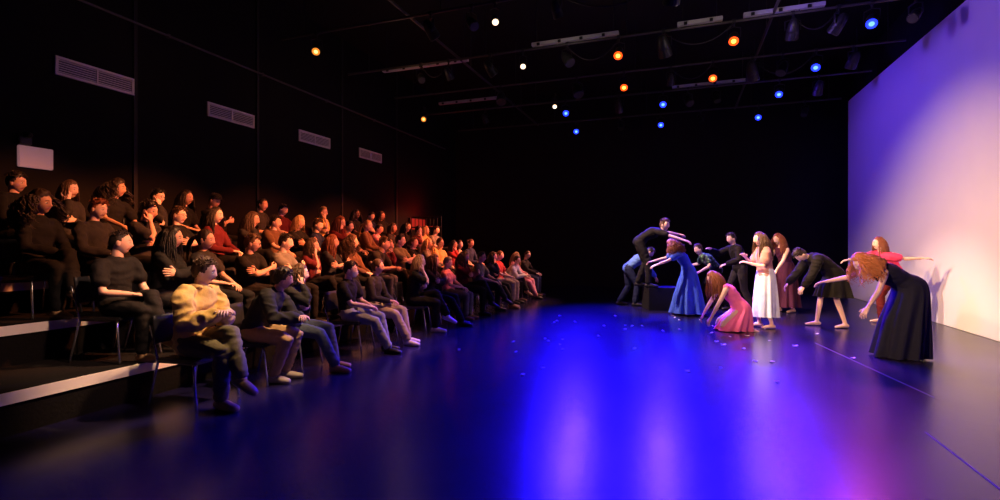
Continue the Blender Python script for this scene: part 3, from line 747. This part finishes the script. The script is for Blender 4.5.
for ri, rows in enumerate((A1, A2, A3, A4)):
    py_ = -9
    for i, (px, hk, hcx, tc_, sl_, bc, ps, lg, ex_) in enumerate(rows):
        x = RX[ri] + R.uniform(-.05,.05); y = max(row_y(x, px), py_+.52); py_ = y
        look_ang = math.degrees(math.atan2(10.8-y, 1.2-x))
        by = R.uniform(4,20) if y < 10 else R.uniform(-6,4)
        hy_ = max(-30, min(42, look_ang*.75-by+R.uniform(-14,10)))
        if lg == 'n': lg = R.choice(('n','n','out','over','overR'))
        pz = seat_pose(ps, lg, hy_, R.uniform(-1,1.8))
        lo = dict(hair=(hk, hcx, .32), top=('shirt', tc_, sl_, 'hoodie' if ex_.get('hood') else 'shirt'), bottom=('trousers', bc, 1), shoe=R.choice(('black','black','tan','white')), skin=R.choice((0,0,1,0,1)), scale=R.uniform(.94,1.03))
        lo.update(ex_)
        kindw = ('mustard hoodie' if ex_.get('hood') else tc_ + (' long-sleeved top' if sl_ == 1 else ' short-sleeved top'))
        xt = ''
        if ex_.get('cap'): xt = ' and black cap'
        if ex_.get('mask'): xt = ' and face mask'
        lab = f'person in {kindw} with {hcx if xt else HN[hk]+" "+hcx} hair{xt}, {RN[ri]}, {ORD[i]} from left'
        person(lab, (x, y, RZ[ri]), rad(-90+by), pz, lo, RN[ri]+' audience', .013 if ri == 0 and i < 6 else (.015 if y < 6 else .018))
        chair((x, y, RZ[ri]+.002), rad(-90+by), f'black stacking chair with chrome legs, {RN[ri]}, {ORD[i]} from left')

# ------------------------------------------------------------------ dancers
bp = W(662, 11.35); 
t = thing('stage_box', 'black painted wooden box block on stage under the raised dancer', 'box', (bp.x,bp.y,0), TH)
b = bmesh.new(); box(b, (-.38,-.28,0.001), (.38,.28,.50), .01); obj('body', b, mat('black_box_paint', (.008,.008,.009), .7, .2, spec=.2), t)
for s_ in (-1,1):
    b = bmesh.new(); box(b, (-.388 if s_ < 0 else .378,-.06,.36), (.388 if s_ > 0 else -.378,.06,.40), .003); obj('hand_slot', b, BLK, t)
G = 'dancers on the stage'
floral = bpy.data.materials.new('floral_fabric'); floral.use_nodes = True
nt = floral.node_tree; vo = nt.nodes.new('ShaderNodeTexVoronoi'); vo.inputs['Scale'].default_value = 16; tcn = nt.nodes.new('ShaderNodeTexCoord'); nt.links.new(tcn.outputs['Object'], vo.inputs['Vector'])
rp = nt.nodes.new('ShaderNodeValToRGB'); rp.color_ramp.elements[0].color = (.25,.5,.2,1); rp.color_ramp.elements[1].color = (.02,.06,.04,1); rp.color_ramp.elements[0].position = .15; rp.color_ramp.elements[1].position = .5
nt.links.new(vo.outputs['Distance'], rp.inputs['Fac']); nt.links.new(rp.outputs['Color'], nt.nodes['Principled BSDF'].inputs['Base Color']); nt.nodes['Principled BSDF'].inputs['Roughness'].default_value = .8
COL.update({'blue': (.05,.12,.60), 'sky': (.12,.24,.62), 'hot pink': (1.0,.18,.42), 'ivory': (.68,.74,.9), 'wine': (.055,.010,.032), 'blush': (.58,.30,.26), 'coral': (.85,.06,.17), 'ink': (.013,.014,.03)})
def D(label, px, dist, a, pose, look, z=0):
    look.setdefault('skin', 1)
    return person(label, W(px, dist, z), face(a), pose, look, G, .014)
D('dancer in sky blue shirt bent over the black box, leftmost of the dancers', 630, 12.0, -10,
  dict(P=(0,-.05,.88), lean=(42,60), head=(0,40,0), hR=(.16,.62,.62), hL=(-.16,.62,.62), fR=(.12,.10,0), fL=(-.12,-.25,0)),
  dict(male=1, hair=('short','dark'), top=('shirt','sky',1), bottom=('t','navy',1), shoe='black'))
D('dancer in black raised up on the box, folded forward with arms reaching out', 642, 11.35, -16,
  dict(P=(-.03,-.06,.90), lean=(44,78), head=(-30,4,0), hR=(.34,1.0,.86), hL=(-.55,.80,1.06), fR=(.13,.12,0), fL=(-.13,-.08,0), eR=(.8,0,-.2), eL=(-.6,-.2,.4)),
  dict(hair=('short','brown'), top=('shirt','black',.5), bottom=('t','black',1), shoe='black', scale=1.12), z=.502)
D('dancer in long royal blue dress leaning left with auburn hair', 686, 10.4, 172,
  dict(P=(0,-.04,.92), lean=(16,40), head=(-10,25,0), hR=(.2,.85,1.06), hL=(-.2,.80,.98), fR=(.10,.1,0), fL=(-.10,-.1,0), eL=(-.5,0,-.8)),
  dict(hair=('curly','auburn',.30), top=('dress','blue',.5), skirt=dict(hem=(0,-.04,.05), r=(.31,.33), folds=9, amp=.04), scale=.98))
D('dancer in green floral shirt bending behind the crouching dancer in pink', 712, 11.6, 170,
  dict(P=(0,-.1,.86), lean=(32,52), head=(20,12,0), hR=(.45,.45,.95), hL=(-.4,.35,.85), fR=(.14,.05,0), fL=(-.14,-.2,0)),
  dict(male=1, hair=('short','brown'), top=('shirt','green',.5), topmat=floral, bottom=('t','black',1), shoe='black'))
D('dancer in hot pink dress crouching with hands near the floor and long hair', 734, 8.5, 172,
  dict(P=(0,-.10,.36), lean=(30,48), head=(0,30,0), hR=(.14,.50,.14), hL=(-.16,.48,.06), fR=(.10,-.18,0), fL=(-.10,-.18,0), fdR=(0,-1,-.15), fdL=(0,-1,-.15), kR=(.10,1,-.4), kL=(-.10,1,-.4), eL=(-.6,.2,-.3), eR=(.6,.2,-.3)),
  dict(hair=('long','auburn',.38), top=('dress','hot pink',.2), skirt=dict(hem=(0,.02,.012), r=(.24,.29), folds=8, amp=.025, shift=(0,.0,.0)), scale=1.04))
D('dancer in black standing behind others, leaning left with one arm forward', 740, 11.0, 178,
  dict(P=(0,0,.91), lean=(8,22), head=(10,8,0), hR=(.15,.55,1.30), hL=(-.24,.38,1.0), fR=(.1,.14,0), fL=(-.1,-.2,0)),
  dict(male=1, hair=('short','dark'), top=('shirt','black',1), bottom=('t','charcoal',1), shoe='black', scale=1.04, loose=.022))
D('dancer in blush top and long ivory skirt with long brown hair, standing upright', 765, 8.75, 172,
  dict(P=(0,0,.92), lean=(2,8), head=(0,8,0), hR=(.08,.30,1.24), hL=(-.08,.30,1.14), fR=(.09,.06,0), fL=(-.09,-.08,0), eR=(.5,-.3,-.8), eL=(-.5,-.3,-.8)),
  dict(hair=('long','brown',.42), top=('shirt','blush',.5,'top'), skirt=dict(hem=(0,-.01,.2), r=(.19,.20), folds=8, amp=.03, col='ivory'), hem=-.02, loose=.026))
D('dancer in dark wine dress behind the ivory-skirted dancer, arms lowered in front', 786, 10.8, 195,
  dict(P=(0,0,.92), lean=(8,24), head=(0,14,0), hR=(.14,.42,.92), hL=(-.16,.42,.86), fR=(.1,.08,0), fL=(-.1,-.08,0)),
  dict(hair=('long','auburn',.36), top=('dress','wine',.2), skirt=dict(hem=(0,0,.12), r=(.25,.25), folds=9, amp=.03), scale=1.03))
D('dancer in loose black tunic bent low to the left with bare legs', 832, 8.85, 178,
  dict(P=(0,-.02,.92), lean=(42,68), head=(0,62,0), hR=(.22,.68,.66), hL=(-.22,.66,.60), fR=(.13,.18,0), fL=(-.13,-.14,0), kL=(-.1,1,0)),
  dict(hair=('short','dark'), top=('dress','black',1), loose=.034, scale=1.03, skirt=dict(hem=(0,-.03,.52), r=(.26,.28), folds=7, amp=.03)))
D('dancer in coral red outfit with one arm stretched back toward the backdrop wall', 894, 9.2, 172,
  dict(P=(0,-.02,.90), lean=(20,36), head=(-5,-2,0), hR=(.3,.80,1.12), hL=(-.34,-.50,1.20), fR=(.12,.14,0), fL=(-.12,-.16,0), eL=(-.3,0,-1), twist=-25, nL=(0,0,-1)),
  dict(hair=('long','auburn',.25), top=('shirt','coral',.5,'top'), bottom=('t','maroon',1), loose=.024))
D('dancer in long ink navy gown bowing left with big curly ginger hair', 903, 6.45, 174,
  dict(P=(0,-.06,.90), lean=(46,76), head=(-8,34,0), hR=(.50,.74,.92), hL=(-.30,.68,.50), fR=(.09,.04,0), fL=(-.09,-.10,0), eL=(-.6,-.4,-.2)),
  dict(hair=('curly','ginger',.34), top=('dress','ink',.2), bulk=1.12, skirt=dict(hem=(0,.04,.02), r=(.26,.29), folds=8, amp=.03, shift=(0,-.01,0))))

# small bits on the floor
pm = mat('pale_paper', (.95,.9,.95), .7, .1)
for k in range(50):
    p = W(R.uniform(545,770), R.uniform(6.8,10.6)) if k < 36 else W(R.uniform(440,860), R.uniform(5.0,8.2))
    b = bmesh.new(); a = R.uniform(0,6.3); s_ = R.uniform(.020,.036); vs = []
    for j in range(3):
        for i in range(3):
            u, w = (i-1)*s_, (j-1)*s_*.7
            vs.append(b.verts.new((u*math.cos(a)-w*math.sin(a), u*math.sin(a)+w*math.cos(a), .003+.3*abs(i-1)*s_*.8)))
    for j in range(2):
        for i in range(2): b.faces.new((vs[j*3+i], vs[j*3+i+1], vs[j*3+i+4], vs[j*3+i+3]))
    o = obj('paper_petal', b, pm); o.location = (p.x,p.y,0)
    tag(o, 'tiny pale paper petal scattered on the dark stage floor', 'petal', 'paper petals on the stage floor')
# floor tape
def tape(p, q, w, label):
    d = (q-p).normalized(); n = V((-d.y,d.x,0))*w/2; b = bmesh.new()
    lo = [b.verts.new(v+V((0,0,.0008))) for v in (p-n,p+n,q+n,q-n)]; hi = [b.verts.new(v+V((0,0,.002))) for v in (p-n,p+n,q+n,q-n)]
    b.faces.new(hi); b.faces.new(lo[::-1])
    for k in range(4): b.faces.new((lo[k],lo[(k+1)%4],hi[(k+1)%4],hi[k]))
    tag(obj('floor_tape', b, mat('grey_tape', (.16,.15,.16), .6, .1)), label, 'tape')
gp = lambda px, py: W(px, F*CH/(py-HZ))
tape(gp(925,432), gp(1010,497), .015, 'thin grey tape line on the floor at lower right')
tape(gp(815,343), gp(935,398), .015, 'thin grey tape line on the floor in front of the bowing dancer')

# ------------------------------------------------------------------ camera
cam = bpy.data.cameras.new('camera'); cam.sensor_width = 36; cam.lens = 18; cam.shift_y = (HZ-250)/1000*1.0
cam.clip_start = .05; cam.clip_end = 100
co = bpy.data.objects.new('camera', cam); C.objects.link(co); co.location = (0,0,CH); co.rotation_euler = (rad(90),0,TH)
SC.camera = co
SC.view_settings.view_transform = 'Standard'
